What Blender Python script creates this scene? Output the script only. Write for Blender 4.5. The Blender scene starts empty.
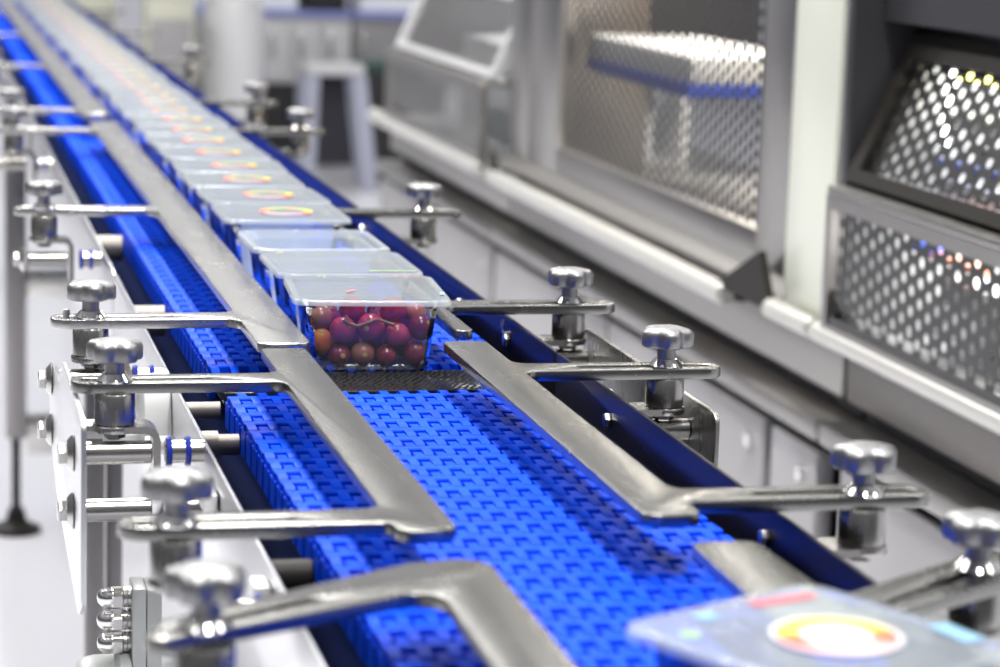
import bpy, bmesh, math, random
from mathutils import Vector, Matrix
random.seed(7)
sc = bpy.context.scene
COL = sc.collection
PI = math.pi
ZB = 0.90            # belt top
ZG = 0.942           # guide rail top
TG = 0.0085          # guide rail thickness

# ------------------------------------------------------------------ materials
def mat(name, color=(.5, .5, .5), metal=0., rough=.4, spec=.5, coat=0., trans=0., emis=None, estr=0.):
    m = bpy.data.materials.new(name); m.use_nodes = True
    b = m.node_tree.nodes['Principled BSDF']
    b.inputs['Base Color'].default_value = (*color, 1)
    b.inputs['Metallic'].default_value = metal
    b.inputs['Roughness'].default_value = rough
    b.inputs['Specular IOR Level'].default_value = spec
    b.inputs['Coat Weight'].default_value = coat
    b.inputs['Transmission Weight'].default_value = trans
    if emis:
        b.inputs['Emission Color'].default_value = (*emis, 1)
        b.inputs['Emission Strength'].default_value = estr
    return m

def nd(m, t, **kw):
    n = m.node_tree.nodes.new(t)
    for k, v in kw.items():
        if k.startswith('i_'): n.inputs[k[2:].replace('_', ' ')].default_value = v
        else: setattr(n, k, v)
    return n

def brushed(name, color, rough, scale=(40, 900, 40), amt=.08, bump=.008):
    """brushed / ground stainless: stretched noise on roughness and a little bump"""
    m = mat(name, color, 1., rough); L = m.node_tree.links; b = m.node_tree.nodes['Principled BSDF']
    tc = nd(m, 'ShaderNodeTexCoord'); mp = nd(m, 'ShaderNodeMapping'); mp.inputs['Scale'].default_value = scale
    n = nd(m, 'ShaderNodeTexNoise'); n.inputs['Scale'].default_value = 1.; n.inputs['Detail'].default_value = 3
    L.new(tc.outputs['Object'], mp.inputs['Vector']); L.new(mp.outputs['Vector'], n.inputs['Vector'])
    r = nd(m, 'ShaderNodeMapRange'); r.inputs['To Min'].default_value = rough - amt / 2; r.inputs['To Max'].default_value = rough + amt
    L.new(n.outputs['Fac'], r.inputs['Value']); L.new(r.outputs['Result'], b.inputs['Roughness'])
    bp = nd(m, 'ShaderNodeBump'); bp.inputs['Strength'].default_value = bump; bp.inputs['Distance'].default_value = .001
    L.new(n.outputs['Fac'], bp.inputs['Height']); L.new(bp.outputs['Normal'], b.inputs['Normal'])
    return m

def mottled(name, c1, c2, scale, rough=.4, metal=0., spec=.5, bump=0.):
    m = mat(name, c1, metal, rough, spec); L = m.node_tree.links; b = m.node_tree.nodes['Principled BSDF']
    tc = nd(m, 'ShaderNodeTexCoord'); n = nd(m, 'ShaderNodeTexNoise'); n.inputs['Scale'].default_value = scale; n.inputs['Detail'].default_value = 4
    L.new(tc.outputs['Object'], n.inputs['Vector'])
    cr = nd(m, 'ShaderNodeValToRGB'); cr.color_ramp.elements[0].position = .35; cr.color_ramp.elements[1].position = .68
    cr.color_ramp.elements[0].color = (*c1, 1); cr.color_ramp.elements[1].color = (*c2, 1)
    L.new(n.outputs['Fac'], cr.inputs['Fac']); L.new(cr.outputs['Color'], b.inputs['Base Color'])
    if bump:
        bp = nd(m, 'ShaderNodeBump'); bp.inputs['Strength'].default_value = bump; bp.inputs['Distance'].default_value = .002
        L.new(n.outputs['Fac'], bp.inputs['Height']); L.new(bp.outputs['Normal'], b.inputs['Normal'])
    return m

def clear_plastic(name, tint, milky, rough, ior=1.5, bump=0., bscale=60):
    """thin clear PET sheet: straight-through transparency, fresnel gloss, white milkiness, raised where it stands in for glare"""
    m = bpy.data.materials.new(name); m.use_nodes = True
    nt = m.node_tree; L = nt.links; nt.nodes.remove(nt.nodes['Principled BSDF']); out = nt.nodes['Material Output']
    tr = nd(m, 'ShaderNodeBsdfTransparent'); tr.inputs['Color'].default_value = (*tint, 1)
    df = nd(m, 'ShaderNodeBsdfDiffuse'); df.inputs['Color'].default_value = (.82, .9, .93, 1)
    gl = nd(m, 'ShaderNodeBsdfGlossy'); gl.inputs['Roughness'].default_value = rough
    fr = nd(m, 'ShaderNodeFresnel'); fr.inputs['IOR'].default_value = ior
    m1 = nd(m, 'ShaderNodeMixShader'); m1.inputs['Fac'].default_value = milky
    m2 = nd(m, 'ShaderNodeMixShader')
    L.new(tr.outputs[0], m1.inputs[1]); L.new(df.outputs[0], m1.inputs[2])
    L.new(fr.outputs[0], m2.inputs['Fac']); L.new(m1.outputs[0], m2.inputs[1]); L.new(gl.outputs[0], m2.inputs[2])
    L.new(m2.outputs[0], out.inputs['Surface'])
    if bump:
        tc = nd(m, 'ShaderNodeTexCoord'); n = nd(m, 'ShaderNodeTexNoise'); n.inputs['Scale'].default_value = bscale; n.inputs['Detail'].default_value = 3
        bp = nd(m, 'ShaderNodeBump'); bp.inputs['Strength'].default_value = bump; bp.inputs['Distance'].default_value = .004
        L.new(tc.outputs['Object'], n.inputs['Vector']); L.new(n.outputs['Fac'], bp.inputs['Height'])
        L.new(bp.outputs['Normal'], gl.inputs['Normal']); L.new(bp.outputs['Normal'], fr.inputs['Normal'])
    return m

def label_mat():
    """printed round label: pale disc with a rainbow ring"""
    m = mat('printed_ring', (.9, .9, .9), 0, .35); L = m.node_tree.links; b = m.node_tree.nodes['Principled BSDF']
    tc = nd(m, 'ShaderNodeTexCoord'); sp = nd(m, 'ShaderNodeSeparateXYZ'); L.new(tc.outputs['Object'], sp.inputs[0])
    at = nd(m, 'ShaderNodeMath', operation='ARCTAN2'); L.new(sp.outputs['Y'], at.inputs[0]); L.new(sp.outputs['X'], at.inputs[1])
    mr = nd(m, 'ShaderNodeMapRange'); mr.inputs['From Min'].default_value = -PI; mr.inputs['From Max'].default_value = PI
    L.new(at.outputs[0], mr.inputs['Value'])
    cr = nd(m, 'ShaderNodeValToRGB'); e = cr.color_ramp.elements
    cols = [(0, (.88, .16, .12)), (.09, (.9, .5, .48)), (.22, (.9, .62, .6)), (.31, (.88, .35, .32)), (.397, (.88, .06, .03)), (.45, (.92, .35, .03)), (.508, (.85, .75, .05)),
            (.592, (.38, .72, .08)), (.65, (.75, .75, .08)), (.689, (.98, .48, .03)), (.758, (.45, .70, .10)), (.842, (.72, .75, .08)), (.90, (.92, .40, .04)), (.94, (.88, .08, .03)), (1, (.88, .16, .12))]
    e[0].position, e[0].color = 0, (*cols[0][1], 1); e[1].position, e[1].color = 1, (*cols[-1][1], 1)
    for p, c in cols[1:-1]:
        x = e.new(p); x.color = (*c, 1)
    L.new(mr.outputs['Result'], cr.inputs['Fac'])
    ln = nd(m, 'ShaderNodeVectorMath', operation='LENGTH'); L.new(tc.outputs['Object'], ln.inputs[0])
    rr = nd(m, 'ShaderNodeValToRGB'); rr.color_ramp.interpolation = 'LINEAR'
    r = rr.color_ramp.elements; r[0].position, r[0].color = .50, (0, 0, 0, 1); r[1].position, r[1].color = .56, (1, 1, 1, 1)
    x = r.new(.86); x.color = (1, 1, 1, 1); x = r.new(.92); x.color = (0, 0, 0, 1)
    sc_ = nd(m, 'ShaderNodeMath', operation='MULTIPLY'); sc_.inputs[1].default_value = 1 / .034
    L.new(ln.outputs['Value'], sc_.inputs[0]); L.new(sc_.outputs[0], rr.inputs['Fac'])
    mx = nd(m, 'ShaderNodeMixRGB'); mx.inputs['Color1'].default_value = (.66, .67, .72, 1)
    L.new(rr.outputs['Color'], mx.inputs['Fac']); L.new(cr.outputs['Color'], mx.inputs['Color2'])
    L.new(mx.outputs['Color'], b.inputs['Base Color'])
    return m

def tiles_mat():
    m = mat('pale_epoxy', (.72, .73, .77), 0, .22); L = m.node_tree.links; b = m.node_tree.nodes['Principled BSDF']
    tc = nd(m, 'ShaderNodeTexCoord'); n = nd(m, 'ShaderNodeTexNoise'); n.inputs['Scale'].default_value = 1.3; n.inputs['Detail'].default_value = 5
    L.new(tc.outputs['Object'], n.inputs['Vector'])
    cr = nd(m, 'ShaderNodeValToRGB'); cr.color_ramp.elements[0].color = (.74, .75, .80, 1); cr.color_ramp.elements[1].color = (.86, .86, .90, 1)
    L.new(n.outputs['Fac'], cr.inputs['Fac']); L.new(cr.outputs['Color'], b.inputs['Base Color'])
    return m

M = dict(
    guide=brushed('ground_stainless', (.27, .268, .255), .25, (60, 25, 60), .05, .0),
    guide_lit=brushed('stainless_lit', (.55, .545, .53), .25, (60, 25, 60), .05, .0),  # same stainless, lightened for the bright reflections on the far left rails
    steel=brushed('brushed_stainless', (.52, .51, .49), .27, (40, 300, 40), .05, .001),
    bar=brushed('turned_bar', (.40, .39, .37), .22, (60, 300, 300), .05, .001),
    knob=mat('satin_cast_knob', (.30, .30, .305), 1., .42),
    chrome=mat('chrome', (.75, .74, .72), 1., .07),
    post=brushed('turned_post', (.42, .41, .39), .24, (300, 300, 30)),
    white_steel=brushed('pale_side_plate', (.66, .66, .68), .3, (30, 30, 300)),
    dark_steel=mottled('plate_dark_reflection', (.009, .008, .009), (.022, .018, .017), 6, .30, 0, .13),  # stainless plate coloured near-black for the dark reflections in it
    leg=brushed('dull_leg_tube', (.26, .25, .25), .35),
    black=mat('black_gap', (.012, .012, .014), 0, .5),
    blackmetal=mat('black_coated_metal', (.016, .014, .012), 0, .5, .2),
    belt=mottled('blue_belt_plastic', (.0, .062, .80), (.0, .082, .95), 30, .42, 0, .07),
    oring=mat('blue_rubber', (.005, .03, .4), 0, .4),
    strip=mat('dark_strip', (.06, .06, .065), .85, .2),
    floor=tiles_mat(),
    wall=mottled('hall_wall', (.62, .63, .66), (.74, .74, .78), .7, .6),
    pet=clear_plastic('clear_pet', (.96, .98, .985), .05, .06, 1.42, .25, 70),
    film=clear_plastic('sealing_film', (.93, .95, .96), .21, .12, 1.5, .12, 40),
    petglare=clear_plastic('clear_pet_glare', (.95, .975, .985), .40, .10, 1.45, .25, 70),  # milkier copy of the clear PET, white stands in for reflected light
    rim=clear_plastic('pet_rim_glint', (.95, .97, .98), .42, .10, 1.5),  # extra white stands in for the bright highlight along the flange
    ring=label_mat(),
    red=mat('print_red', (.62, .14, .17), 0, .4), green=mat('print_green', (.34, .52, .20), 0, .4), sky=mat('print_blue', (.24, .48, .66), 0, .4),
    yellow=mat('print_yellow', (.9, .65, .05), 0, .4),
    flange=mat('grey_cast_housing', (.50, .52, .51), .1, .38),
    whiteplastic=mat('white_plastic', (.82, .83, .83), 0, .35),
    brass=mat('brass_nut', (.80, .62, .30), 1., .15),
    cab=mottled('grey_cabinet', (.36, .352, .36), (.42, .41, .42), 2.5, .32, .35),
    machine=brushed('machine_stainless', (.37, .358, .345), .34, (40, 40, 200), .1, .02),
    perf=mat('perforated_stainless', (.09, .085, .08), .9, .4),
    perfdark=mat('perforated_dark_stainless', (.07, .07, .07), .8, .35),
    rail=mat('satin_rail', (.60, .59, .56), .45, .32),
    band=brushed('dull_band', (.20, .185, .175), .36, (40, 40, 200), .06, .0),
    post_light=mat('post_pale_reflection', (.76, .78, .68), .2, .3),  # steel post, its yellow-green pallor stands in for a reflection
    tan=mottled('inner_tan', (.36, .27, .19), (.50, .42, .33), 3, .6),
    inner=mottled('inner_grey', (.35, .36, .37), (.62, .63, .63), 4, .4),
    innerwhite=mat('inner_white', (.85, .87, .9), 0, .5),
    innerblue=mat('inner_blue', (.02, .08, .6), 0, .4), bluelip=mat('blue_worktop_lip', (.22, .25, .52), 0, .4),
    orange=mat('inner_orange', (.75, .25, .12), 0, .4),
    navy=mat('dark_panel', (.045, .045, .05), .3, .3),
    lamp=mat('lamp_tube', (1, 1, 1), 0, .5, emis=(1, 1, .95), estr=9),
    lampy=mat('yellow_lamp_tube', (1, 1, .6), 0, .5, emis=(1, .95, .25), estr=8),
    cream=mat('cream_paint', (.42, .42, .34), 0, .4), greypaint=mat('grey_paint', (.24, .235, .24), 0, .4),
    palegrey=mat('pale_grey_paint', (.50, .50, .51), 0, .35), green_dark=mat('dark_green', (.01, .05, .035), 0, .4),
    lilac=mat('anodised_leg', (.42, .43, .52), .5, .35),
    bed=mat('navy_gap_tone', (.004, .02, .13), 0, .4),  # navy put in for the belt's blue reflected in the dark gaps
    shaft=mat('grey_roller', (.22, .20, .18), .5, .45),
    dk=mat('dark_recess', (.02, .02, .03), 0, .6),  # near-black put in for the shade of gaps and recesses
)

# ------------------------------------------------------------------ mesh builder
class MB:
    def __init__(s): s.bm = bmesh.new()
    def box(s, x0, x1, y0, y1, z0, z1, bev=0., seg=2):
        r = bmesh.ops.create_cube(s.bm, size=1)
        bmesh.ops.scale(s.bm, vec=(abs(x1 - x0), abs(y1 - y0), abs(z1 - z0)), verts=r['verts'])
        bmesh.ops.translate(s.bm, vec=((x0 + x1) / 2, (y0 + y1) / 2, (z0 + z1) / 2), verts=r['verts'])
        if bev:
            es = list({e for v in r['verts'] for e in v.link_edges})
            bmesh.ops.bevel(s.bm, geom=es, offset=bev, segments=seg, profile=.5, affect='EDGES')
        return s
    def lathe(s, prof, p=(0, 0, 0), axis=(0, 0, 1), seg=32, rfun=None):
        """prof: list of (r, h) along axis"""
        a = Vector(axis).normalized(); u = a.orthogonal().normalized(); w = a.cross(u); p = Vector(p)
        rings = []
        for r, h in prof:
            if r < 1e-6: rings.append([s.bm.verts.new(p + a * h)]); continue
            ring = []
            for k in range(seg):
                t = 2 * PI * k / seg; rr = r * (rfun(t, r) if rfun else 1)
                ring.append(s.bm.verts.new(p + a * h + (u * math.cos(t) + w * math.sin(t)) * rr))
            rings.append(ring)
        for A, B in zip(rings, rings[1:]):
            if len(A) == 1 and len(B) == 1: continue
            for k in range(seg):
                j = (k + 1) % seg
                if len(A) == 1: s.bm.faces.new((A[0], B[j], B[k]))
                elif len(B) == 1: s.bm.faces.new((A[k], A[j], B[0]))
                else: s.bm.faces.new((A[k], A[j], B[j], B[k]))
        return s
    def cyl(s, p0, p1, r, seg=24, ch=0.):
        p0 = Vector(p0); p1 = Vector(p1); d = p1 - p0; l = d.length
        pr = [(0, 0), (r - ch, 0)] + ([(r, ch), (r, l - ch)] if ch else [(r, l)][:0]) + ([(r - ch, l), (0, l)])
        if not ch: pr = [(0, 0), (r, 0), (r, l), (0, l)]
        return s.lathe(pr, p0, d, seg)
    def hexa(s, p, axis, r, h):
        return s.lathe([(0, 0), (r * .93, 0), (r, .0008), (r, h - .0012), (r * .88, h), (0, h)], p, axis, 6)
    def tube(s, pts, r, seg=12):
        pts = [Vector(q) for q in pts]; prev = None; up = None
        for i, q in enumerate(pts):
            t = ((pts[min(i + 1, len(pts) - 1)] - pts[max(i - 1, 0)])).normalized()
            if up is None: up = t.orthogonal().normalized()
            up = (up - t * up.dot(t)).normalized(); w = t.cross(up)
            rr = r[i] if isinstance(r, (list, tuple)) else r
            ring = [s.bm.verts.new(q + (up * math.cos(2 * PI * k / seg) + w * math.sin(2 * PI * k / seg)) * rr) for k in range(seg)]
            if prev:
                for k in range(seg):
                    j = (k + 1) % seg; s.bm.faces.new((prev[k], prev[j], ring[j], ring[k]))
            else: s.bm.faces.new(ring[::-1])
            prev = ring
        s.bm.faces.new(prev)
        return s
    def prism(s, poly, d):
        """poly: list of 3D points; extruded by vector d"""
        d = Vector(d); a = [s.bm.verts.new(Vector(q)) for q in poly]; b = [s.bm.verts.new(Vector(q) + d) for q in poly]
        s.bm.faces.new(a); s.bm.faces.new(b[::-1])
        for k in range(len(a)):
            j = (k + 1) % len(a); s.bm.faces.new((a[j], a[k], b[k], b[j]))
        return s
    def quad(s, *p):
        s.bm.faces.new([s.bm.verts.new(Vector(q)) for q in p]); return s
    def build(s, name, m, parent=None, angle=35, recalc=True):
        if recalc: bmesh.ops.recalc_face_normals(s.bm, faces=s.bm.faces)
        me = bpy.data.meshes.new(name); s.bm.to_mesh(me); s.bm.free()
        return link(name, me, m, parent, angle)

def wloc(o):
    v = Vector((0, 0, 0))
    while o is not None:
        v += o.location; o = o.parent
    return v

def link(name, me, m, parent=None, angle=35):
    me.materials.clear(); me.materials.append(m)
    for p in me.polygons: p.use_smooth = True
    me.set_sharp_from_angle(angle=math.radians(angle))
    o = bpy.data.objects.new(name, me); COL.objects.link(o)
    if parent is not None:
        me.transform(Matrix.Translation(-wloc(parent))); o.parent = parent
    return o

def rebase(o):
    """put the origin of a one-mesh thing at the middle of its base"""
    vs = [v.co for v in o.data.vertices]
    c = Vector(((min(v.x for v in vs) + max(v.x for v in vs)) / 2, (min(v.y for v in vs) + max(v.y for v in vs)) / 2, min(v.z for v in vs)))
    o.data.transform(Matrix.Translation(-c)); o.location = c
    return o

def tag(o, label, cat, group=None, kind=None):
    o['label'] = label; o['category'] = cat
    if group: o['group'] = group
    if kind: o['kind'] = kind
    return o

def thing(name, label, cat, loc, group=None):
    o = bpy.data.objects.new(name, None); COL.objects.link(o); o.location = loc; o.empty_display_size = .02
    return tag(o, label, cat, group)

def struct(o):
    o['kind'] = 'structure'; return o

def dup(o, loc=None, rz=None, label=None, group=None, parent=None):
    c = o.copy(); COL.objects.link(c)
    if parent is not None: c.parent = parent
    if loc is not None: c.location = loc
    if rz is not None: c.rotation_euler = (0, 0, rz)
    if label: c['label'] = label
    if group: c['group'] = group
    for ch in list(o.children): dup(ch, parent=c)
    return c

def round_poly(pts, n=7):
    out = []; N = len(pts)
    for i in range(N):
        x, y, r = pts[i]; p = Vector((x, y)); a = Vector(pts[i - 1][:2]); b = Vector(pts[(i + 1) % N][:2])
        if r <= 0: out.append((x, y)); continue
        u = (a - p).normalized(); v = (b - p).normalized(); ang = u.angle(v)
        t = min(r / math.tan(ang / 2), .499 * (a - p).length, .499 * (b - p).length); r2 = t * math.tan(ang / 2)
        bis = (u + v).normalized(); c = p + bis * (r2 / math.sin(ang / 2))
        s0 = p + u * t - c; s1 = p + v * t - c
        a0 = math.atan2(s0.y, s0.x); a1 = math.atan2(s1.y, s1.x); da = (a1 - a0 + PI) % (2 * PI) - PI
        for k in range(n + 1):
            th = a0 + da * k / n; out.append((c.x + r2 * math.cos(th), c.y + r2 * math.sin(th)))
    return out

def cut_plate(name, outline, holes, ztop, th, bev, m, xform=None, parent=None):
    """flat plate cut from sheet: outline + slots, softly bevelled edges (curve filled and converted to mesh)"""
    cu = bpy.data.curves.new('tmp', 'CURVE'); cu.dimensions = '2D'; cu.fill_mode = 'BOTH'
    cu.extrude = th / 2 - bev; cu.bevel_depth = bev; cu.bevel_resolution = 2; cu.offset = -bev
    for loop in [outline] + holes:
        sp = cu.splines.new('POLY'); sp.points.add(len(loop) - 1); sp.use_cyclic_u = True
        for q, (x, y) in zip(sp.points, loop): q.co = (x, y, 0, 1)
    t = bpy.data.objects.new('tmp', cu); COL.objects.link(t)
    dg = bpy.context.evaluated_depsgraph_get(); dg.update()
    me = bpy.data.meshes.new_from_object(t.evaluated_get(dg)); me.name = name
    bpy.data.objects.remove(t); bpy.data.curves.remove(cu)
    bm = bmesh.new(); bm.from_mesh(me); bmesh.ops.remove_doubles(bm, verts=bm.verts, dist=1e-6)
    bmesh.ops.recalc_face_normals(bm, faces=bm.faces); bm.to_mesh(me); bm.free()
    me.transform(xform if xform else Matrix.Translation((0, 0, ztop - th / 2)))
    return link(name, me, m, parent, 50)

def slot(x0, x1, yc, h=.0042, n=8, rot=None):
    p = []
    for k in range(n + 1):
        t = -PI / 2 + PI * k / n; p.append((x1 + h * math.cos(t), yc + h * math.sin(t)))
    for k in range(n + 1):
        t = PI / 2 + PI * k / n; p.append((x0 + h * math.cos(t), yc + h * math.sin(t)))
    return p

# ------------------------------------------------------------------ camera
F = 2500.; vx, vy = -594., 454.; s_ = .01; t_ = -(vx + vy * s_) / F
X = Vector((1, s_, t_)).normalized(); Y = Vector((vx, vy, F)).normalized(); Z = X.cross(Y).normalized()
if Z.y < 0: Z = -Z
R3 = [Vector((X[i], Y[i], Z[i])) for i in range(3)]      # right, up, forward in the world
CAM = Vector((-.35893, -2.13593, 1.31535))
cd = bpy.data.cameras.new('camera'); cam = bpy.data.objects.new('camera', cd); COL.objects.link(cam)
mw = Matrix.Identity(4)
for i in range(3):
    mw[i][0] = R3[0][i]; mw[i][1] = R3[1][i]; mw[i][2] = -R3[2][i]; mw[i][3] = CAM[i]
cam.matrix_world = mw
cd.sensor_width = 36; cd.lens = F / 1000 * 36; cd.clip_start = .05; cd.clip_end = 100
cd.dof.use_dof = True; cd.dof.focus_distance = 2.08; cd.dof.aperture_fstop = 6.2; cd.dof.aperture_blades = 9
sc.camera = cam

# ------------------------------------------------------------------ setting
struct(MB().box(-6, 6, -4, 16, -.05, 0).build('floor', M['floor']))
struct(MB().box(-6, 6, 15.8, 16, 0, 4.5).build('wall_back', M['wall']))
struct(MB().box(4.8, 5, -4, 15.8, 0, 4.5).build('wall_right', M['wall']))

# ------------------------------------------------------------------ blue modular belts
BX0, BX1 = -.103, .173
def belt_rows(mb, y_first, n, P=.0335):
    W = (BX1 - BX0) / 16; fw = .0072; b = .005; H = .010
    prof = [(b - .001, 0), (.0178, -.0002), (.0215, -.0014), (.0240, -.0042), (.0240, -H), (b - .001, -H)]
    for r in range(n):
        y = y_first + r * P
        # continuous centre bar, slightly crowned
        mb.prism([(BX0, y - b, ZB - H), (BX0, y - b, ZB - .0009), (BX0, y - b + .0012, ZB), (BX0, y + b - .0012, ZB), (BX0, y + b, ZB - .0009), (BX0, y + b, ZB - H)], (BX1 - BX0, 0, 0))
        for k in range(16):
            xa = BX0 + k * W + .0009; xb = BX0 + (k + .5) * W + .0009
            mb.prism([(xa, y - q, ZB + z) for q, z in prof], (fw, 0, 0))
            mb.prism([(xb, y + q, ZB + z) for q, z in prof], (fw, 0, 0))
        # outer edge lugs
        for xs in (BX0 - .0005, BX1 - .0055):
            mb.box(xs, xs + .006, y - .0125, y + .0125, ZB - .027, ZB - .006)
    return mb
o = belt_rows(MB(), -.080 - .0245 - 40 * .0335, 41).build('modular_belt', M['belt'], angle=30)
tag(rebase(o), 'wide blue modular belt in front of the dark textured transfer strip', 'conveyor belt')
o = belt_rows(MB(), .012 + .026, 205).build('modular_belt', M['belt'], angle=30)
tag(rebase(o), 'blue modular belt carrying the queue of clear punnets beyond the transfer strip', 'conveyor belt')

mb = MB().box(BX0, BX1, -.079, .011, ZB - .012, ZB - .0015, .001)
o = mb.build('transfer_plate', M['strip'])
tag(rebase(o), 'dark textured transfer strip under the grape punnet, between the two blue belts', 'transfer plate')
mb = MB()
for i in range(46):
    for j in range(15):
        x = BX0 + .003 + i * .006 + (j % 2) * .003 + random.uniform(-.0013, .0013); y = -.076 + j * .0058 + random.uniform(-.001, .001)
        if x > BX1 - .003: continue
        z = ZB - .0016; a, b_ = .0024, .0017
        vs = [mb.bm.verts.new(v) for v in ((x - a, y - b_, z), (x + a, y - b_ * .4, z), (x + a * .8, y + b_, z), (x - a, y + b_ * .5, z), (x + .0004, y + .0002, z + .0013))]
        for k in range(4): mb.bm.faces.new((vs[k], vs[(k + 1) % 4], vs[4]))
mb.build('studs', M['strip'], o)['kind'] = 'stuff'

# ------------------------------------------------------------------ conveyor frame
fr = thing('conveyor_frame', 'stainless conveyor frame with side plates and cross bars carrying the blue belts', 'conveyor frame', (0, 0, 0))
def yz_plate(name, x0, th, pts, m, parent, bev=.0006):
    """plate lying in the YZ plane; pts = (y, z, r)"""
    X_ = Matrix(((0, 0, 1, x0 + th / 2), (1, 0, 0, 0), (0, 1, 0, 0), (0, 0, 0, 1)))
    return cut_plate(name, round_poly(pts, 5), [], 0, th, bev, m, X_, parent)
yz_plate('side_plate', -.140, .003, [(-1.4, .78, 0), (.62, .78, 0), (.62, .895, .01), (-1.4, .895, 0)], M['white_steel'], fr)
yz_plate('side_plate', -.140, .003, [(.63, .78, 0), (7, .78, 0), (7, .895, 0), (.63, .895, .01)], M['white_steel'], fr)
yz_plate('side_plate', .190, .003, [(-1.4, .80, 0), (-.058, .80, 0), (-.058, .926, .003), (-1.4, .926, 0)], M['dark_steel'], fr)
yz_plate('side_plate', .190, .003, [(-.052, .80, 0), (7, .80, 0), (7, .926, 0), (-.052, .926, .003)], M['dark_steel'], fr)
MB().box(-.137, .19, -1.4, 7, .775, .782).build('drip_pan', M['bed'], fr)
MB().box(-.09, .165, -1.4, -.085, .872, .886).box(-.09, .165, .012, 7, .872, .886).build('belt_bed', M['bed'], fr)
# outer plates carrying the cross bars
yz_plate('outer_plate', -.2385, .004, [(-.33, .79, .006), (-.30, .775, .006), (-.02, .80, .02), (.085, .835, .02), (.085, .90, .02), (-.06, .905, .02), (-.10, .931, .006), (-.33, .931, .012)], M['white_steel'], fr)
yz_plate('outer_plate', .266, .004, [(-.275, .80, .004), (.132, .80, .004), (.132, .915, .010), (-.275, .915, .010)], M['steel'], fr)
def cross_bar(y, z, side, xo, xi, r=.0090, bolt=True, rings=(), gap=None):
    b = MB()
    if gap: b.cyl((xo, y, z), (gap[0], y, z), r, 28, .001).cyl((gap[1], y, z), (xi, y, z), r, 28, .001)
    else: b.cyl((xo, y, z), (xi, y, z), r, 28, .001)
    b = b.build('cross_bar', M['bar'], fr)
    if bolt:
        xx = xo + side * .0045
        MB().lathe([(0, 0), (.0135, 0), (.0145, .001), (.010, .005), (0, .005)], (xx, y, z), (side, 0, 0), 28).build('washer', M['steel'], b)
        MB().hexa((xx + side * .004, y, z), (side, 0, 0), .0088, .008).build('bolt_head', M['steel'], b)
    for x in rings:
        MB().lathe([(r - .002, -.002), (r + .0022, -.002), (r + .003, 0), (r + .0022, .002), (r - .002, .002), (r - .002, -.002)], (x, y, z), (1, 0, 0), 28).build('o_ring', M['oring'], b)
    return b
for y in (.045, -.250):
    for z in (.888, .843):
        cross_bar(y, z, -1, -.2345, -.1385, rings=(-.1665, -.152) if z > .87 else (-.1665,), gap=(-.1795, -.1695))
for y in (-.675, -.905):
    cross_bar(y, .883, -1, -.169, -.1385, bolt=False, rings=(-.155,))
for y in (.80, 1.82):
    cross_bar(y, .883, -1, -.225, -.1385, rings=(-.1635, -.152), gap=(-.1795, -.1645))
for y, gp in ((.115, (.2180, .2105)), (-.205, (.2155, .2080))):
    cross_bar(y, .888, 1, .2655, .193, gap=gp)
# drive shafts between side plate and belt
MB().cyl((-.137, -.185, .878), (-.104, -.185, .878), .0085, 24).cyl((-.137, -.185, .878), (-.121, -.185, .878), .0115, 24).build('drive_shaft', M['shaft'], fr)
MB().cyl((-.137, -.06, .88), (-.104, -.06, .88), .0075, 24).build('drive_shaft', M['shaft'], fr)
MB().cyl((-.137, .42, .875), (-.104, .42, .875), .016, 24).build('drive_shaft', M['shaft'], fr)
MB().cyl((-.137, .95, .875), (-.104, .95, .875), .016, 24).build('drive_shaft', M['shaft'], fr)
MB().cyl((-.137, -.56, .872), (-.104, -.56, .872), .012, 24).build('drive_shaft', M['blackmetal'], fr)
# bearing housing and small fittings on the left plate
MB().lathe([(0, .026), (.02, .026), (.030, .022), (.036, .010), (.038, 0), (0, 0)], (-.1405, .02, .862), (-1, 0, 0), 40).build('bearing_housing', M['whiteplastic'], fr)
MB().lathe([(0, .02), (.008, .02), (.011, .015), (.011, 0), (0, 0)], (-.1405, -.15, .833), (-1, 0, 0), 20).build('dome_nut', M['chrome'], fr)
MB().lathe([(0, .0), (.010, .0), (.018, .012), (.018, .022), (0, .022)], (-.182, -.03, .835), (0, 0, 1), 28).cyl((-.182, -.03, .845), (-.1385, -.03, .845), .007, 16).build('nozzle', M['whiteplastic'], fr)
for (y, z) in ((-.345, .872), (-.36, .858), (-.62, .88)):
    MB().box(-.152, -.141, y - .014, y + .014, z - .007, z + .007, .002).build('clip', M['whiteplastic'], fr)
# bolts on the inside of the right plate
for (y, z) in ((-.235, .903), (.33, .905), (.12, .905), (-.62, .905), (.9, .905)):
    MB().hexa((.1905, y, z), (-1, 0, 0), .0062, .006).build('bolt_head', M['steel'], fr)
MB().tube([(.1895, .105, .915), (.181, .105, .915), (.1795, .105, .922), (.181, .106, .927)], .0017, 8).build('hook', M['chrome'], fr)
# legs
MB().box(-.158, -.135, .80, .83, 0, .80, .003).build('leg', M['leg'], fr)
MB().box(-.131, -.111, .83, .86, 0, .79, .003).build('leg', M['leg'], fr)
def foot_leg(x0, x1, y, parent):
    l = MB().box(x0, x1, y, y + .045, .20, .80, .003).build('leg', M['leg'], parent)
    xc = (x0 + x1) / 2
    MB().cyl((xc, y + .022, .02), (xc, y + .022, .20), .009, 16).lathe([(0, 0), (.05, 0), (.05, .010), (.022, .024), (.016, .05), (0, .05)], (xc, y + .022, 0), (0, 0, 1), 32).build('levelling_foot', M['blackmetal'], l)
foot_leg(-.172, -.130, 2.93, fr); foot_leg(.14, .18, 2.93, fr)
MB().box(-.13, .14, 2.94, 2.97, .165, .245, .003).build('cross_beam', M['steel'], fr)
MB().box(-.13, .14, 2.94, 2.97, .49, .545, .003).build('cross_beam', M['steel'], fr)
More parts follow.
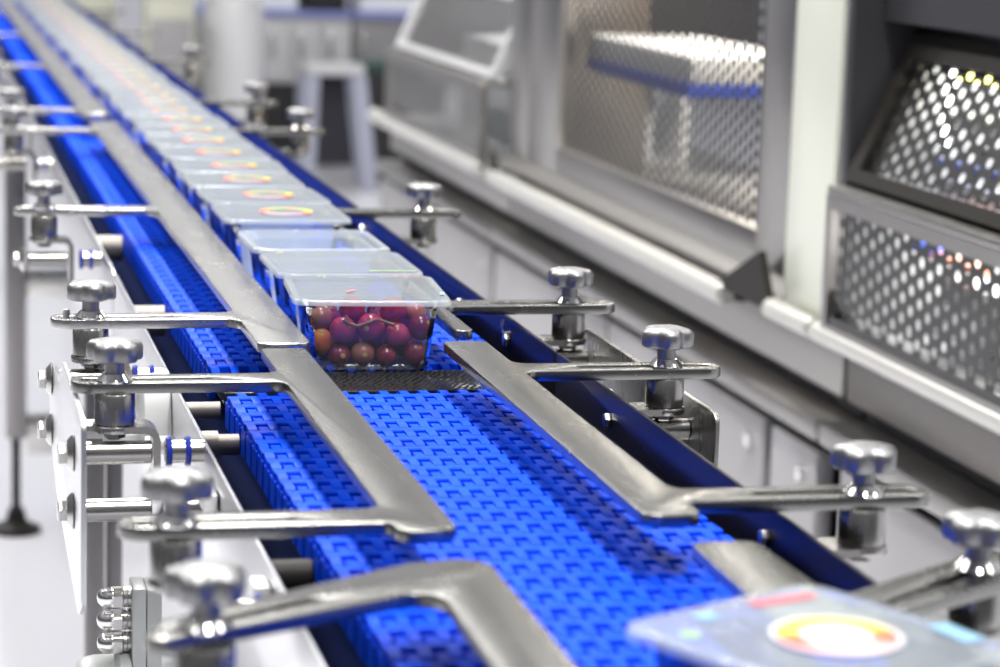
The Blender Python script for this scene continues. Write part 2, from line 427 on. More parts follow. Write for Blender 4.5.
foot_leg(-.172, -.130, 6.2, fr); foot_leg(.14, .18, 6.2, fr)

# ------------------------------------------------------------------ guide rails
def guide(side, xi, xo, xe, y0, y1, arms, label, m='guide', h=.0175, slots=(.0, .0), tip0=.012, tip1=.007):
    """side -1: arms run to the left.  xi inner edge, xo outer edge, xe arm end, arms = y of arm centres"""
    pts = [(xi, y1, tip1), (xi, y0, tip0), (xo, y0, tip0 * .8)]
    for a in arms:
        pts += [(xo, a - h, .005 if abs(a - h - y0) < .06 else .013), (xe, a - h, h * .97), (xe, a + h, h * .97), (xo, a + h, .013)]
    pts += [(xo, y1, tip1)]
    holes = [slot(min(slots), max(slots), a) for a in arms]
    o = cut_plate('guide_rail', round_poly(pts), holes, ZG, TG, .0010, M[m])
    o['label'] = label; o['category'] = 'guide rail'; o['group'] = 'slotted guide rails along the belt'
    return rebase(o)
SL = (-.229, -.135); SR = (.172, .276)
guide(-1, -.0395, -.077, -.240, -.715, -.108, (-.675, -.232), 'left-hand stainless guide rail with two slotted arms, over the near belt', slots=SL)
guide(-1, -.031, -.076, -.240, -.088, 1.93, (.055, .82, 1.80), 'long left-hand stainless guide rail alongside the queue of punnets, its tip beside the grapes', 'guide_lit', slots=SL)
guide(-1, -.031, -.076, -.240, 2.05, 6.8, (2.15, 3.2, 4.3, 5.4), 'blurred far guide rail left of the most distant punnets', 'guide_lit', slots=SL)
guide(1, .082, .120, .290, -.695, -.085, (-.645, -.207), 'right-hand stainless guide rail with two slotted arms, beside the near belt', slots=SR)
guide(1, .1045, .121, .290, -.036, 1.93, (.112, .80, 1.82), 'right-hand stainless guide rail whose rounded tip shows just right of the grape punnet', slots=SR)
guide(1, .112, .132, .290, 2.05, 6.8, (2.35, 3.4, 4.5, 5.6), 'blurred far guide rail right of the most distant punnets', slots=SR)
# the two nearest rails, with arms set at a slant
def guide_free(pts, holes, label):
    o = cut_plate('guide_rail', round_poly(pts, 8), holes, ZG, TG, .0010, M['guide'])
    o['label'] = label; o['category'] = 'guide rail'; o['group'] = 'slotted guide rails along the belt'
    return rebase(o)
def slant_slot(a, b, h=.0042):
    a = Vector(a); b = Vector(b); ang = math.atan2(b.y - a.y, b.x - a.x); p = []
    for k in range(9): t = ang - PI / 2 + PI * k / 8; p.append((b.x + h * math.cos(t), b.y + h * math.sin(t)))
    for k in range(9): t = ang + PI / 2 + PI * k / 8; p.append((a.x + h * math.cos(t), a.y + h * math.sin(t)))
    return p
guide_free([(-.040, -1.30, .01), (-.079, -1.30, .01), (-.079, -.838, .016), (-.252, -.926, .017), (-.236, -.884, .017), (-.085, -.786, .03), (-.038, -.776, .026)],
           [slant_slot((-.225, -.898), (-.15, -.853))], 'stainless guide rail at the bottom edge, bent over the belt from a slanted left arm')
guide_free([(.090, -.757, .012), (.088, -.924, .012), (.132, -.930, .006), (.262, -.852, .017), (.272, -.80, .017), (.250, -.805, .01), (.135, -.885, .010), (.131, -.760, .012)],
           [slant_slot((.165, -.895), (.25, -.832))], 'stainless guide rail with slanted arm, partly under the blurred nearest lid')

# ------------------------------------------------------------------ clamp knobs and posts
def lobes(n=5, d=.12):
    def f(t, r):
        k = max(0, min(1, (r - .010) / .006)); c = math.cos(n * t)
        return 1 + d * k * (c - .35 * c * c)
    return f
def make_knob():
    k = thing('clamping_knob', '', 'clamping knob', (0, 0, 0), 'star knobs on the rail arms')
    MB().lathe([(0, 0), (.0138, 0), (.0140, .0012), (.0092, .0066), (.0075, .0068), (0, .0068)], (0, 0, 0), (0, 0, 1), 28).build('washer', M['chrome'], k)
    MB().lathe([(0, .0068), (.0075, .0068), (.0075, .018), (0, .018)], (0, 0, 0), (0, 0, 1), 28).build('stem', M['knob'], k)
    MB().lathe([(0, .0155), (.009, .0155), (.0165, .0160), (.0196, .0168), (.0206, .0186), (.0206, .0270), (.0198, .0292), (.0178, .0310), (.0130, .0324), (.006, .0331), (0, .0332)],
               (0, 0, 0), (0, 0, 1), 80, lobes()).build('knob_head', M['knob'], k, 60)
    return k
def make_post():
    p = thing('clamp_post', '', 'clamp post', (0, 0, 0), 'clamp posts under the rail arms')
    MB().lathe([(0, 0), (.0150, 0), (.0157, .0008), (.0157, .0232), (.0148, .0245), (0, .0245)], (0, 0, -.0245), (0, 0, 1), 36).build('post', M['post'], p)
    # bent strip bracket, leg towards +x
    t = .0055; r = .012; xo = .034; z0 = -.0248
    outer = [(-.004, z0), (xo - r, z0)] + [(xo - r + r * math.sin(a), z0 - r + r * math.cos(a)) for a in [PI / 2 * i / 6 for i in range(1, 7)]] + [(xo, -.075)]
    ri = r - t
    inner = [(xo - t, -.075)] + [(xo - r + ri * math.cos(a), z0 - r + ri * math.sin(a)) for a in [PI / 2 * i / 6 for i in range(0, 7)]] + [(-.004, z0 - t)]
    MB().prism([(x, -.0160, z) for x, z in outer + inner], (0, .032, 0)).lathe([(0, 0), (.0165, 0), (.0172, .001), (.0172, t - .001), (.0165, t), (0, t)], (0, 0, z0 - t), (0, 0, 1), 32).build('bracket', M['post'], p)
    b = MB().hexa((0, 0, z0 - t), (0, 0, -1), .0085, .0060).build('hex_bolt', M['post'], p)
    return p
knob0 = make_knob(); post0 = make_post()
ords = []
stations = [  # x, y, rot, knob label
    (-.205, .050, .3, 'star knob on the left arm level with the grape punnet', 'grape-level left arm'),
    (-.207, -.240, .75, 'sharp star knob on the left arm just in front of the grape punnet', 'left arm just in front of the grapes'),
    (-.206, -.683, .2, 'blurred star knob on the left rail arm at lower left, behind the slanted arm', 'left rail arm at lower left'),
    (-.213, -.898, .9, 'blurred star knob on the slanted arm at lower left, nearest on that side', 'slanted arm at lower left'),
    (-.206, .808, .5, 'blurred star knob on the single left arm halfway up the belt', 'single left arm halfway up the belt'),
    (.2455, .112, .35, 'star knob on the right arm level with the grape punnet', 'right arm level with the grapes'),
    (.243, -.209, .1, 'sharp star knob on the right arm just in front of the grape punnet', 'right arm just in front of the grapes'),
    (.242, -.653, .7, 'blurred star knob on the long right arm crossing the near dark side plate', 'long right arm over the near dark plate'),
    (.240, -.838, .4, 'blurred star knob at the right edge, on the slanted arm behind the nearest lid', 'slanted arm at the right edge'),
    (.244, .795, .6, 'blurred star knob on the right arm beside the fourth punnet', 'right arm beside the fourth punnet'),
    (-.200, 1.805, .2, None, None), (-.19, 2.155, .5, None, None), (.250, 1.825, .4, None, None), (.250, 2.35, .1, None, None),
    (-.19, 3.2, .5, None, None), (-.19, 4.3, .9, None, None), (.25, 3.4, .2, None, None),
]
far_k = 'small blurred star knob on a far rail arm, past the halfway arms'
far_p = 'small blurred steel post under a far rail arm, past the halfway arms'
for i, (x, y, rz, kl, pl) in enumerate(stations):
    lab = kl or far_k; plab = ('steel post and bent bracket under the ' + pl) if pl else far_p
    if i == 0: k, p = knob0, post0
    else: k, p = dup(knob0), dup(post0)
    k.location = (x, y, ZG); k.rotation_euler = (0, 0, rz); k['label'] = lab
    p.location = (x, y, ZG - TG); p.rotation_euler = (0, 0, 0 if x < 0 else PI); p['label'] = plab

# white plastic fittings behind the right plate
o = thing('cable_gland', 'small white plastic fitting behind the dark plate, below the right arm', 'fitting', (.215, -.07, .88))
MB().lathe([(0, 0), (.009, 0), (.011, .008), (.011, .022), (.007, .03), (0, .031)], (.215, -.075, .878), (0, 0, 1), 20).build('body', M['whiteplastic'], o)
MB().lathe([(0, 0), (.009, 0), (.010, .008), (.010, .018), (.006, .024), (0, .025)], (.222, -.105, .878), (0, 0, 1), 20).build('cap', M['whiteplastic'], o)
# small tie on the left arm slot
o = MB().lathe([(0, 0), (.0032, 0), (.0034, .008), (.0026, .0105), (0, .011)], (-.226, .055, ZG - .004), (0, 0, 1), 14).build('rubber_stopper', M['whiteplastic'])
tag(rebase(o), 'tiny white plug in the slot of the left arm, beside its star knob', 'plug')

# ------------------------------------------------------------------ gear drive at lower left
g = thing('gear_drive', 'grey cast gear housing with bolted flange and three dome nuts at lower left', 'gear drive', (-.19, -.2, .60))
MB().box(-.191, -.1802, -.225, -.186, .60, .772, .0015).build('flange_plate', M['flange'], g)
MB().box(-.1798, -.168, -.225, -.186, .60, .771, .0015).build('flange_plate', M['flange'], g)
MB().lathe([(0, 0), (.026, 0), (.031, .005), (.033, .015), (.033, .030), (.040, .034), (.040, .0425), (0, .0425)], (-.234, -.200, .678), (1, 0, 0), 40).build('gear_housing', M['flange'], g)
for i, (y, z) in enumerate(((-.206, .7610), (-.204, .7420), (-.207, .7240))):
    n = MB().lathe([(0, .0262), (.0038, .0255), (.0066, .0230), (.0078, .0195), (.0080, .0150), (.0084, .0148), (.0084, .0065), (0, .0065)], (-.1914, y, z), (-1, 0, 0), 24)
    n.hexa((-.1914 - .006, y, z), (-1, 0, 0), .0096, .0090)
    n = n.build('dome_nut', M['chrome'], g)
    for q in (0, .0032):
        MB().lathe([(0, 0), (.0086, 0), (.0086, .0026), (0, .0026)], (-.1912 - q, y, z), (-1, 0, 0), 24).build('washer', M['steel'], n)
MB().cyl((-.1678, -.20, .692), (-.142, -.20, .692), .018, 24).build('drive_boss', M['flange'], g)

# ------------------------------------------------------------------ punnets
def rr_loop(hx, hy, r, n=6, rib=0., nside=15):
    """rounded rectangle loop with optional shallow corrugation of the straight sides"""
    out = []
    cs = [(hx - r, hy - r, 0), (-hx + r, hy - r, PI / 2), (-hx + r, -hy + r, PI), (hx - r, -hy + r, 3 * PI / 2)]
    for i, (cx, cy, a0) in enumerate(cs):
        arc = [(cx + r * math.cos(a0 + PI / 2 * k / n), cy + r * math.sin(a0 + PI / 2 * k / n)) for k in range(n + 1)]
        out += arc
        nx_, ny_, a1 = cs[(i + 1) % 4]
        s = arc[-1]; e = (nx_ + r * math.cos(a1), ny_ + r * math.sin(a1))
        nv = (math.cos(a0 + PI / 2), math.sin(a0 + PI / 2))
        for k in range(1, nside):
            f = k / nside; w = rib * (1 if k % 2 else -1) * (1 if k in (1, 2, 3, 4, nside - 1, nside - 2, nside - 3, nside - 4) else .15)
            out.append((s[0] + (e[0] - s[0]) * f + nv[0] * w, s[1] + (e[1] - s[1]) * f + nv[1] * w))
    return out
PHX, PHY, PZ = .0695, .0735, .0600
def make_punnet(film=True, ring=True, pm='petglare', disc=False):
    root = thing('punnet', '', 'punnet', (0, 0, 0), 'clear punnets in the queue')
    mb = MB()
    rings = [(.036, .048, .012, .0040, 0), (.044, .057, .014, .0040, 0), (.0465, .0595, .014, .0005, 0), (.0500, .0620, .014, .0002, 0), (.0515, .0633, .014, .003, .0004), (.0527, .0640, .0145, .010, .0007),
             (.0557, .0652, .015, .032, .0007), (.0585, .0662, .0155, .054, .0006), (.0592, .0665, .0155, .0565, 0), (.0612, .0675, .016, .0578, 0), (.0618, .0680, .016, .0630, 0), (.0628, .0688, .016, .0638, 0)]
    rim = [(.0628, .0688, .016, .0638, 0), (PHX - .0012, PHY - .0012, .013, .0638, 0), (PHX, PHY, .0138, .0628, 0), (PHX + .0006, PHY + .0006, .014, .0590, 0)]
    prev = None
    for hx, hy, r, z, rib in rings:
        ring_ = [mb.bm.verts.new((x, y, z)) for x, y in rr_loop(hx, hy, r, 6, rib)]
        if prev:
            for k in range(len(ring_)):
                j = (k + 1) % len(ring_); mb.bm.faces.new((prev[k], prev[j], ring_[j], ring_[k]))
        else: mb.bm.faces.new(ring_)
        prev = ring_
    mb.build('tub', M[pm], root, 50)
    mb = MB(); prev = None
    for hx, hy, r, z, rib in rim:
        ring_ = [mb.bm.verts.new((x, y, z)) for x, y in rr_loop(hx, hy, r, 6, rib)]
        if prev:
            for k in range(len(ring_)):
                j = (k + 1) % len(ring_); mb.bm.faces.new((prev[k], prev[j], ring_[j], ring_[k]))
        prev = ring_
    mb.build('rim', M['rim'], root, 50)
    if film:
        mb = MB(); prev = None
        for f, z in ((1., .0642), (.9, .0644), (.55, .0638), (.2, .0635)):
            ring_ = [mb.bm.verts.new((x * f, y * f, z)) for x, y in rr_loop(PHX - .001, PHY - .001, .013, 5, 0, 10)]
            if prev:
                for k in range(len(ring_)):
                    j = (k + 1) % len(ring_); mb.bm.faces.new((prev[k], prev[j], ring_[j], ring_[k]))
            prev = ring_
        mb.bm.faces.new(prev)
        mb.build('film_lid', M['film'], root, 50)
    if ring:
        # origin of the label at its own centre, for the printed ring
        mb = MB().lathe([(0, .0002), (.012, .0002), (.0215, .0002), (.033, .0002)] if disc else [(.0215, .0002), (.025, .0002), (.0295, .0002)], (0, 0, 0), (0, 0, 1), 48)
        l = mb.build('printed_label', M['ring'], root); l.location = (0.006, -.004, .0648)
    return root
def strip_mark(parent, name, x0, y0, x1, y1, w, m, z=.0651):
    a = Vector((x0, y0, z)); b = Vector((x1, y1, z)); n = (b - a).cross(Vector((0, 0, 1))).normalized() * w / 2
    mb = MB()
    vs = [mb.bm.verts.new(q) for q in (a - n, b - n, b + n, a + n)]; mb.bm.faces.new(vs)
    me = bpy.data.meshes.new(name); mb.bm.to_mesh(me); mb.bm.free(); me.materials.append(m)
    o = bpy.data.objects.new(name, me); COL.objects.link(o); o.parent = parent
PR = make_punnet(True, True)
PX = .043
# the grape punnet
p1 = make_punnet(True, False, 'pet')
p1.location = (.0425, .068, ZB + .0002); p1.rotation_euler = (0, 0, math.radians(-4))
p1['label'] = 'clear punnet of red grapes at the front of the queue, on the dark strip'
strip_mark(p1, 'printed_mark', -.020, -.030, -.012, -.018, .004, M['red'])
strip_mark(p1, 'printed_mark', .030, .066, .058, .064, .0025, M['red'])
strip_mark(p1, 'printed_mark', -.038, .066, -.030, .066, .0025, M['green'])
strip_mark(p1, 'printed_mark', .064, -.045, .066, -.03, .004, M['sky'])
p2 = make_punnet(True, False); p2.location = (.045, .223, ZB + .0002)
p2['label'] = 'clear film-topped punnet, second in the queue, directly behind the grapes'
strip_mark(p2, 'printed_mark', .018, -.060, .062, -.062, .004, M['green']); strip_mark(p2, 'printed_mark', -.052, .062, -.046, .062, .004, M['yellow'])
p3 = make_punnet(False, False); p3.location = (.044, .387, ZB + .0002)
p3['label'] = 'open clear punnet without film, third in the queue behind the grapes'
names = ['fourth', 'fifth', 'sixth', 'seventh', 'eighth', 'ninth']
ys = [.610, .765, .925, 1.08, 1.242, 1.405]
for i, (nm, y) in enumerate(zip(names, ys)):
    r = PR if i == 0 else dup(PR)
    r.location = (.043 + .002 * math.sin(i * 2.3), y, ZB + .0002); r.rotation_euler = (0, 0, .03 * math.sin(i * 1.7))
    r['label'] = 'blurred clear punnet with a rainbow-ring printed lid, %s in the queue counting the grapes first' % nm
for i in range(30):
    y = 1.565 + i * .160
    r = dup(PR, (.043 + .003 * math.sin(i * 1.9), y, ZB + .0002), .03 * math.sin(i * 2.9),
            'pale blurred punnet far up the queue, beyond the ninth from the grapes')
fgp = make_punnet(True, True, 'petglare', True); fgp.location = (.0735, -1.026, ZB + .0002); fgp.rotation_euler = (0, 0, math.radians(27))
fgp['label'] = 'nearest clear punnet, blurred, at bottom right, its lid printed with a rainbow ring'
strip_mark(fgp, 'printed_mark', -.030, .056, -.018, .056, .010, M['sky'])
strip_mark(fgp, 'printed_mark', .010, .058, .050, .052, .009, M['red'])
strip_mark(fgp, 'printed_mark', -.058, .040, -.050, .034, .010, M['green'])
strip_mark(fgp, 'printed_mark', .056, -.050, .062, -.020, .012, M['sky'])

# ------------------------------------------------------------------ grapes
def grape_mat(name, c1, c2, rough=.2):
    m = mottled(name, c1, c2, 70, rough, 0, .5)
    b = m.node_tree.nodes['Principled BSDF']
    b.inputs['Subsurface Weight'].default_value = .25; b.inputs['Subsurface Radius'].default_value = (.006, .002, .002); b.inputs['Subsurface Scale'].default_value = .6
    return m
GM = dict(red=grape_mat('grape_red', (.30, .012, .045), (.50, .05, .10)), dark=grape_mat('grape_dark', (.10, .008, .045), (.24, .02, .07)),
          amber=grape_mat('grape_amber', (.62, .22, .03), (.45, .07, .04)), tan=grape_mat('grape_tan', (.30, .15, .10), (.33, .10, .10)), pink=grape_mat('grape_pink', (.52, .14, .17), (.45, .18, .16)))
scar = mat('grape_scar', (.42, .26, .10), 0, .6)
def grape(x, y, z, r, kind, label, ez=1.0, facing=None, rx=0., group='grapes in the front punnet'):
    root = thing('grape', label, 'grape', (x, y, z), group)
    mb = MB(); n = 14
    mb.lathe([(r * math.sin(PI * k / n) * (1 - .03 * math.cos(PI * k / n)), -r * ez * math.cos(PI * k / n)) for k in range(n + 1)], (x, y, z), (0, 0, 1), 22)
    b = mb.build('skin', GM[kind], root, 180)
    f = Vector(facing) if facing else Vector((.2, .3, 1)); f.normalize()
    q = Vector((x, y, z)) + Vector((f.x * r, f.y * r, f.z * r * ez)) * .97
    MB().lathe([(0, .0010), (.0012, .0010), (.0021, .0007), (.0026, -.0002), (0, -.0002)], q, f, 14).build('stem_scar', scar, root)
    return root
# front layer: positions read off the front of the punnet
FR = [  # px, py in the frame of the tub front: x offset (m), height (m), r, kind, label
    (-.0440, .0200, .0098, 'amber', 'amber-orange oval grape at the front left of the punnet', 1.22, (-.1, -.55, .9)),
    (-.0262, .0295, .0120, 'red', 'rosy red grape in the upper front row, second from the amber one', 1.0, (.3, .5, .8)),
    (.0015, .0310, .0130, 'red', 'large rosy grape with a pale scar, middle of the upper front row', 1.0, (-.45, -.85, .1)),
    (.0225, .0225, .0112, 'red', 'plain red grape right of the middle, between upper and lower rows', 1.0, (.2, .6, .8)),
    (.0445, .0310, .0110, 'dark', 'dark red grape at the right front corner of the punnet', 1.05, (.5, -.6, .4)),
    (-.0080, .0110, .0110, 'tan', 'tan-grey grape with round scar facing out, middle of the bottom row', 1.0, (0, -1, .05)),
    (-.0280, .0100, .0102, 'dark', 'dark purple grape on the bottom row beside the amber one', 1.0, (.15, -.9, .1)),
    (.0150, .0090, .0098, 'dark', 'dark purple grape low on the bottom row, right of the tan-grey one', 1.0, (0, .5, 1)),
    (.0390, .0110, .0108, 'dark', 'deep purple grape at the bottom right front corner of the punnet', 1.08, (.4, .5, .8)),
]
ca, sa = math.cos(math.radians(-4)), math.sin(math.radians(-4))
def in_p1(lx, ly, lz): return (.0425 + lx * ca - ly * sa, .068 + lx * sa + ly * ca, ZB + .0002 + lz)
taken = []
def half(z): return .0518 + z * .13, .0630 + z * .06
for lx, lz, r, kd, lb, ez, fc in FR:
    hx, hy = half(lz)
    ly = -(hy - r - .0013); lx = max(-(hx - r - .001), min(hx - r - .001, lx)); lz = max(lz * 1.06, r * ez + .001)
    taken.append([lx, ly, lz, r, kd, lb, ez, fc])
# second layer and upper grapes
SECOND = [(-.042, -.044, .0405, .0110, 'tan', 'pinkish tan grape high at the left, half hidden by pale stalks'), (-.0155, -.041, .0465, .0118, 'red', 'wine-red grape tucked under the lid, left of centre'),
          (.0215, -.042, .0460, .0125, 'red', 'wine-red grape tucked under the lid, right of centre'), (.042, -.034, .0450, .0100, 'pink', 'small pinkish grape high at the right corner, behind the front row'),
          (-.022, -.030, .020, .0112, 'dark', None), (.006, -.029, .021, .0115, 'dark', None), (.031, -.029, .018, .0112, 'dark', None), (-.038, -.024, .0155, .0112, 'dark', None)]
for lx, ly, lz, r, kd, lb in SECOND: taken.append([lx, ly, lz, r, kd, lb, 1.0, None])
rnd = random.Random(3)
for ring_y in (-.004, .018, .038):
    for lz, xs in ((.012, (-.037, -.013, .012, .037)), (.034, (-.034, -.010, .015, .040))):
        for lx in xs:
            taken.append([lx + rnd.uniform(-.002, .002), ring_y + rnd.uniform(-.001, .001), lz + rnd.uniform(-.0005, .001), rnd.uniform(.0108, .0118), rnd.choice(['red', 'dark', 'dark', 'dark']), None, 1.0, None])
NF = len(FR)
for it in range(250):     # push overlapping grapes apart, keep them inside the tub
    for a in range(len(taken)):
        for b in range(a):
            A, B = taken[a], taken[b]; d = Vector(A[:3]) - Vector(B[:3]); need = A[3] + B[3]; l = d.length
            if l < need:
                d = d / max(l, 1e-6); m_ = (need - l) * .5
                wa, wb = (1, 1)
                if b < NF and a >= NF: wa, wb = 1.8, .2
                if a < NF and b < NF: wa, wb = 1, 1
                for c in range(3): A[c] += d[c] * m_ * wa; B[c] -= d[c] * m_ * wb
    for A in taken:
        hx, hy = half(A[2]); r = A[3]
        A[0] = max(-(hx - r - .001), min(hx - r - .001, A[0])); A[1] = max(-(hy - r - .001), min(hy - r - .001, A[1]))
        rc = .0147; cx, cy = hx - rc, hy - rc; ex, ey = abs(A[0]) - cx, abs(A[1]) - cy
        if ex > 0 and ey > 0:
            l = math.hypot(ex, ey); lim = max(.0005, rc - r - .0012)
            if l > lim:
                A[0] = math.copysign(cx + ex * lim / l, A[0]); A[1] = math.copysign(cy + ey * lim / l, A[1])
        A[2] = max(r * A[6] + .0012 + (.0036 if abs(A[0]) < .043 and abs(A[1]) < .046 and False else 0), min(.0625 - r, A[2]))
for lx, ly, lz, r, kd, lb, ez, fc in taken:
    grape(*in_p1(lx, ly, lz), r, kd, lb or 'dark grape packed behind the front row inside the punnet', ez, fc)
st = thing('grape_stalk', 'thin brown branching stalk lying between the upper grapes under the lid', 'stalk', in_p1(-.01, -.045, .04))
SY = -.0065
stm = mat('stalk_brown', (.33, .20, .08), 0, .6)
def P1(*q): return in_p1(*q)
MB().tube([P1(-.026, -.0555 + SY, .045), P1(-.020, -.0565 + SY, .0415), P1(-.013, -.0560 + SY, .0395), P1(-.004, -.0560 + SY, .0425), P1(.004, -.0555 + SY, .0455)], [.0016, .0013, .0012, .0012, .0015], 8).build('main_stalk', stm, st)
MB().tube([P1(-.020, -.0565 + SY, .0415), P1(-.024, -.0550 + SY, .049)], .0011, 8).build('side_stalk', stm, st)
MB().tube([P1(.004, -.0555 + SY, .0455), P1(.012, -.0555 + SY, .043), P1(.019, -.0560 + SY, .0405)], [.0012, .0012, .0018], 8).build('side_stalk', stm, st)
MB().tube([P1(-.013, -.0560 + SY, .0395), P1(-.030, -.0545 + SY, .036)], .0010, 8).build('side_stalk', stm, st)

# ------------------------------------------------------------------ packaging machines on the right
def perforated(name, parent, o, u, v, wu, wv, pu, pv, r, m):
    """sheet with real staggered holes: o corner, u and v unit directions, wu x wv size, alternate columns shifted by half a pitch"""
    o, u, v = Vector(o), Vector(u).normalized(), Vector(v).normalized(); mb = MB()
    nu = int(wu / pu); nv = int(wv / pv)
    for i in range(nu):
        sh = (i % 2) * pv / 2
        for j in range(nv):
            c = o + u * (pu * (i + .5)) + v * (pv * (j + .5) + sh)
            out = [c + u * (pu / 2 * a) + v * (pv / 2 * b) for a, b in ((1, 0), (1, 1), (0, 1), (-1, 1), (-1, 0), (-1, -1), (0, -1), (1, -1))]
            inn = [c + (u * math.cos(k * PI / 4) + v * math.sin(k * PI / 4)) * r for k in range(8)]
            O = [mb.bm.verts.new(q) for q in out]; I = [mb.bm.verts.new(q) for q in inn]
            for k in range(8):
                l = (k + 1) % 8; mb.bm.faces.new((O[k], O[l], I[l], I[k]))
    return mb.build(name, m, parent, recalc=False)

def lower_unit(root, y0, y1, cabs, band='machine'):
    """common lower part: front band, recess gap, ledge and cabinet doors"""
    MB().box(.985, 1.6, y0, y1, .60, .70, .003).build('front_band', M[band], root)
    MB().box(1.02, 1.6, y0, y1, .565, .60).build('recess', M['dk'], root)  # solid dark block standing in for the shaded gap
    MB().box(.945, 1.6, y0, y1, .535, .567, .004).build('ledge', M['machine'], root)
    MB().box(1.0, 1.6, y0, y1, .03, .535).build('carcass', M['dk'], root)
    for a, b in cabs:
        d = MB().box(.955, .985, a, b, .06, .515, .004).build('cabinet_door', M['cab'], root)
        MB().cyl((.956, a + .05, .47), (.945, a + .05, .47), .011, 16).build('latch', M['chrome'], d)
    MB().box(1.05, 1.55, y0 + .05, y1 - .05, 0, .06).build('dark_base', M['dk'], root)

def grab_rail(root, y0, y1, z, r=.015, m='rail'):
    b = MB().cyl((.935, y0, z), (.935, y1, z), r, 20, .003)
    b = b.build('grab_rail', M[m], root)
    for y in ((y0 + .05, y1 - .05) if y1 - y0 > .4 else ((y0 + y1) / 2,)):
        MB().cyl((.935, y, z), (.986, y, z - .012), r * .6, 12).build('rail_bracket', M['blackmetal'], b)

def gusset(root, y0, y1, z0, z1, yp):
    MB().prism([(.930, y0, z0), (.930, y1, z0), (.930, yp, z1)], (.012, 0, 0)).build('corner_gusset', M['blackmetal'], root)

def hood_unit(root, y0, y1, frame_m, perf_m, pu, pv, r, zt=.912, light='lamp'):
    """perforated lower box, ledge and slanted perforated hood"""
    # lower box frame and perforated front
    MB().box(.925, .945, y0, y1, .700, .725).box(.925, .945, y0, y1, zt - .02, zt).box(.925, .945, y1 - .02, y1, .725, zt - .02).box(.925, .945, y0, y0 + .02, .725, zt - .02).build('box_frame', M['machine'], root)
    MB().box(.928, .932, y0 + .01, y1 - .01, .72, .738).build('lower_strip', perf_m, root)
    perforated('perforated_front', root, (.930, y0 + .012, .738), (0, 1, 0), (0, 0, 1), y1 - y0 - .03, zt - .738, pu, pv, r, perf_m)
    MB().box(.925, 1.0, y0, y1, zt, zt + .012, .003).build('ledge_top', M['machine'], root)
    # slanted hood
    a = Vector((.968, 0, zt + .012)); b = Vector((1.060, 0, zt + .225)); w = (b - a).normalized(); nrm = Vector((-w.z, 0, w.x))
    def bar(ya, yb, s0, s1, th=.02):
        p = [a + w * s0, a + w * s1, a + w * s1 + nrm * th, a + w * s0 + nrm * th]
        return [(q.x, ya, q.z) for q in p], (0, yb - ya, 0)
    L_ = (b - a).length; mb = MB()
    for args in ((y0, y1, 0, .02), (y0, y1, L_ - .04, L_), (y0, y0 + .03, .02, L_ - .04), (y1 - .035, y1, .02, L_ - .04)): mb.prism(*bar(*args))
    mb.build('hood_frame', frame_m, root)
    o_ = a + w * .01 + nrm * .006
    perforated('perforated_hood', root, (o_.x, y0 + .02, o_.z), (0, 1, 0), w, y1 - y0 - .04, L_ - .02, pu, pv, r, perf_m)
    # side cheeks
    for y in (y1 - .004, y0):
        MB().prism([(1.0, y, zt), (1.60, y, zt), (1.60, y, b.z), (b.x, y, b.z), (a.x + .02, y, a.z)], (0, .004, 0)).build('side_cheek', M['navy'], root)
    MB().box(b.x - .005, 1.6, y0, y1, b.z, b.z + .02).build('hood_top', M['navy'], root)
    # interior
    MB().box(1.42, 1.44, y0 + .01, y1 - .01, .70, b.z).build('inner_back', M['innerwhite'], root)
    MB().box(.95, 1.42, y0 + .01, y1 - .01, .698, .708).build('inner_floor', M['inner'], root)

# right-hand machine -------------------------------------------------
m3 = thing('packaging_machine', 'packaging machine with black-framed perforated hood and round grab rail, at the right edge', 'packaging machine', (1.25, .7, 0), 'packaging machines along the right')
lower_unit(m3, .05, 1.270, ((.05, .60), (.62, 1.20)), 'band')
hood_unit(m3, .05, 1.235, M['blackmetal'], M['perfdark'], .029, .0275, .0078)
grab_rail(m3, .05, 1.27, .705, .0155)
gusset(m3, 1.05, 1.24, .705, .78, 1.23)
MB().box(1.10, 1.35, .1, 1.2, .708, .78, .006).build('inner_conveyor', M['innerwhite'], m3)
MB().prism([(.96, 1.222, .71), (1.40, 1.222, .71), (1.40, 1.222, 1.12), (1.075, 1.222, 1.12), (.992, 1.222, .925), (.96, 1.222, .90)], (0, .007, 0)).build('inner_side', M['inner'], m3)
MB().box(1.075, 1.10, .2, 1.20, .955, .968, .003).build('inner_blue_bar', M['innerblue'], m3)
MB().box(1.07, 1.11, .2, 1.19, .918, .938, .004).build('inner_white_bar', M['innerwhite'], m3)
MB().box(1.08, 1.11, .2, 1.20, 1.015, 1.035, .004).build('inner_white_bar', M['innerwhite'], m3)
MB().box(1.075, 1.10, .2, 1.10, .985, .995, .003).build('inner_black_bar', M['black'], m3)
MB().box(1.03, 1.06, 1.10, 1.17, .838, .852, .004).build('inner_blue_block', M['innerblue'], m3)
MB().box(1.03, 1.06, .95, 1.10, .835, .846, .004).build('inner_orange_block', M['orange'], m3)
MB().box(1.04, 1.10, .2, 1.08, .775, .815, .004).build('inner_white_tray', M['innerwhite'], m3)
MB().cyl((1.09, .25, 1.088), (1.09, 1.165, 1.088), .007, 12).build('yellow_lamp', M['lampy'], m3)
MB().cyl((1.09, 1.212, .985), (1.095, 1.205, 1.105), .007, 12).build('lamp_tube', M['lamp'], m3)
MB().box(1.0, 1.6, .05, 1.24, 1.160, 1.6).build('upper_panel', M['navy'], m3)
MB().box(.957, 1.60, 1.245, 1.275, .70, 1.6, .004).build('side_panel', M['navy'], m3)
MB().cyl((.957, .70, .553), (.94, .70, .553), .012, 16).build('bolt_head', M['chrome'], m3)

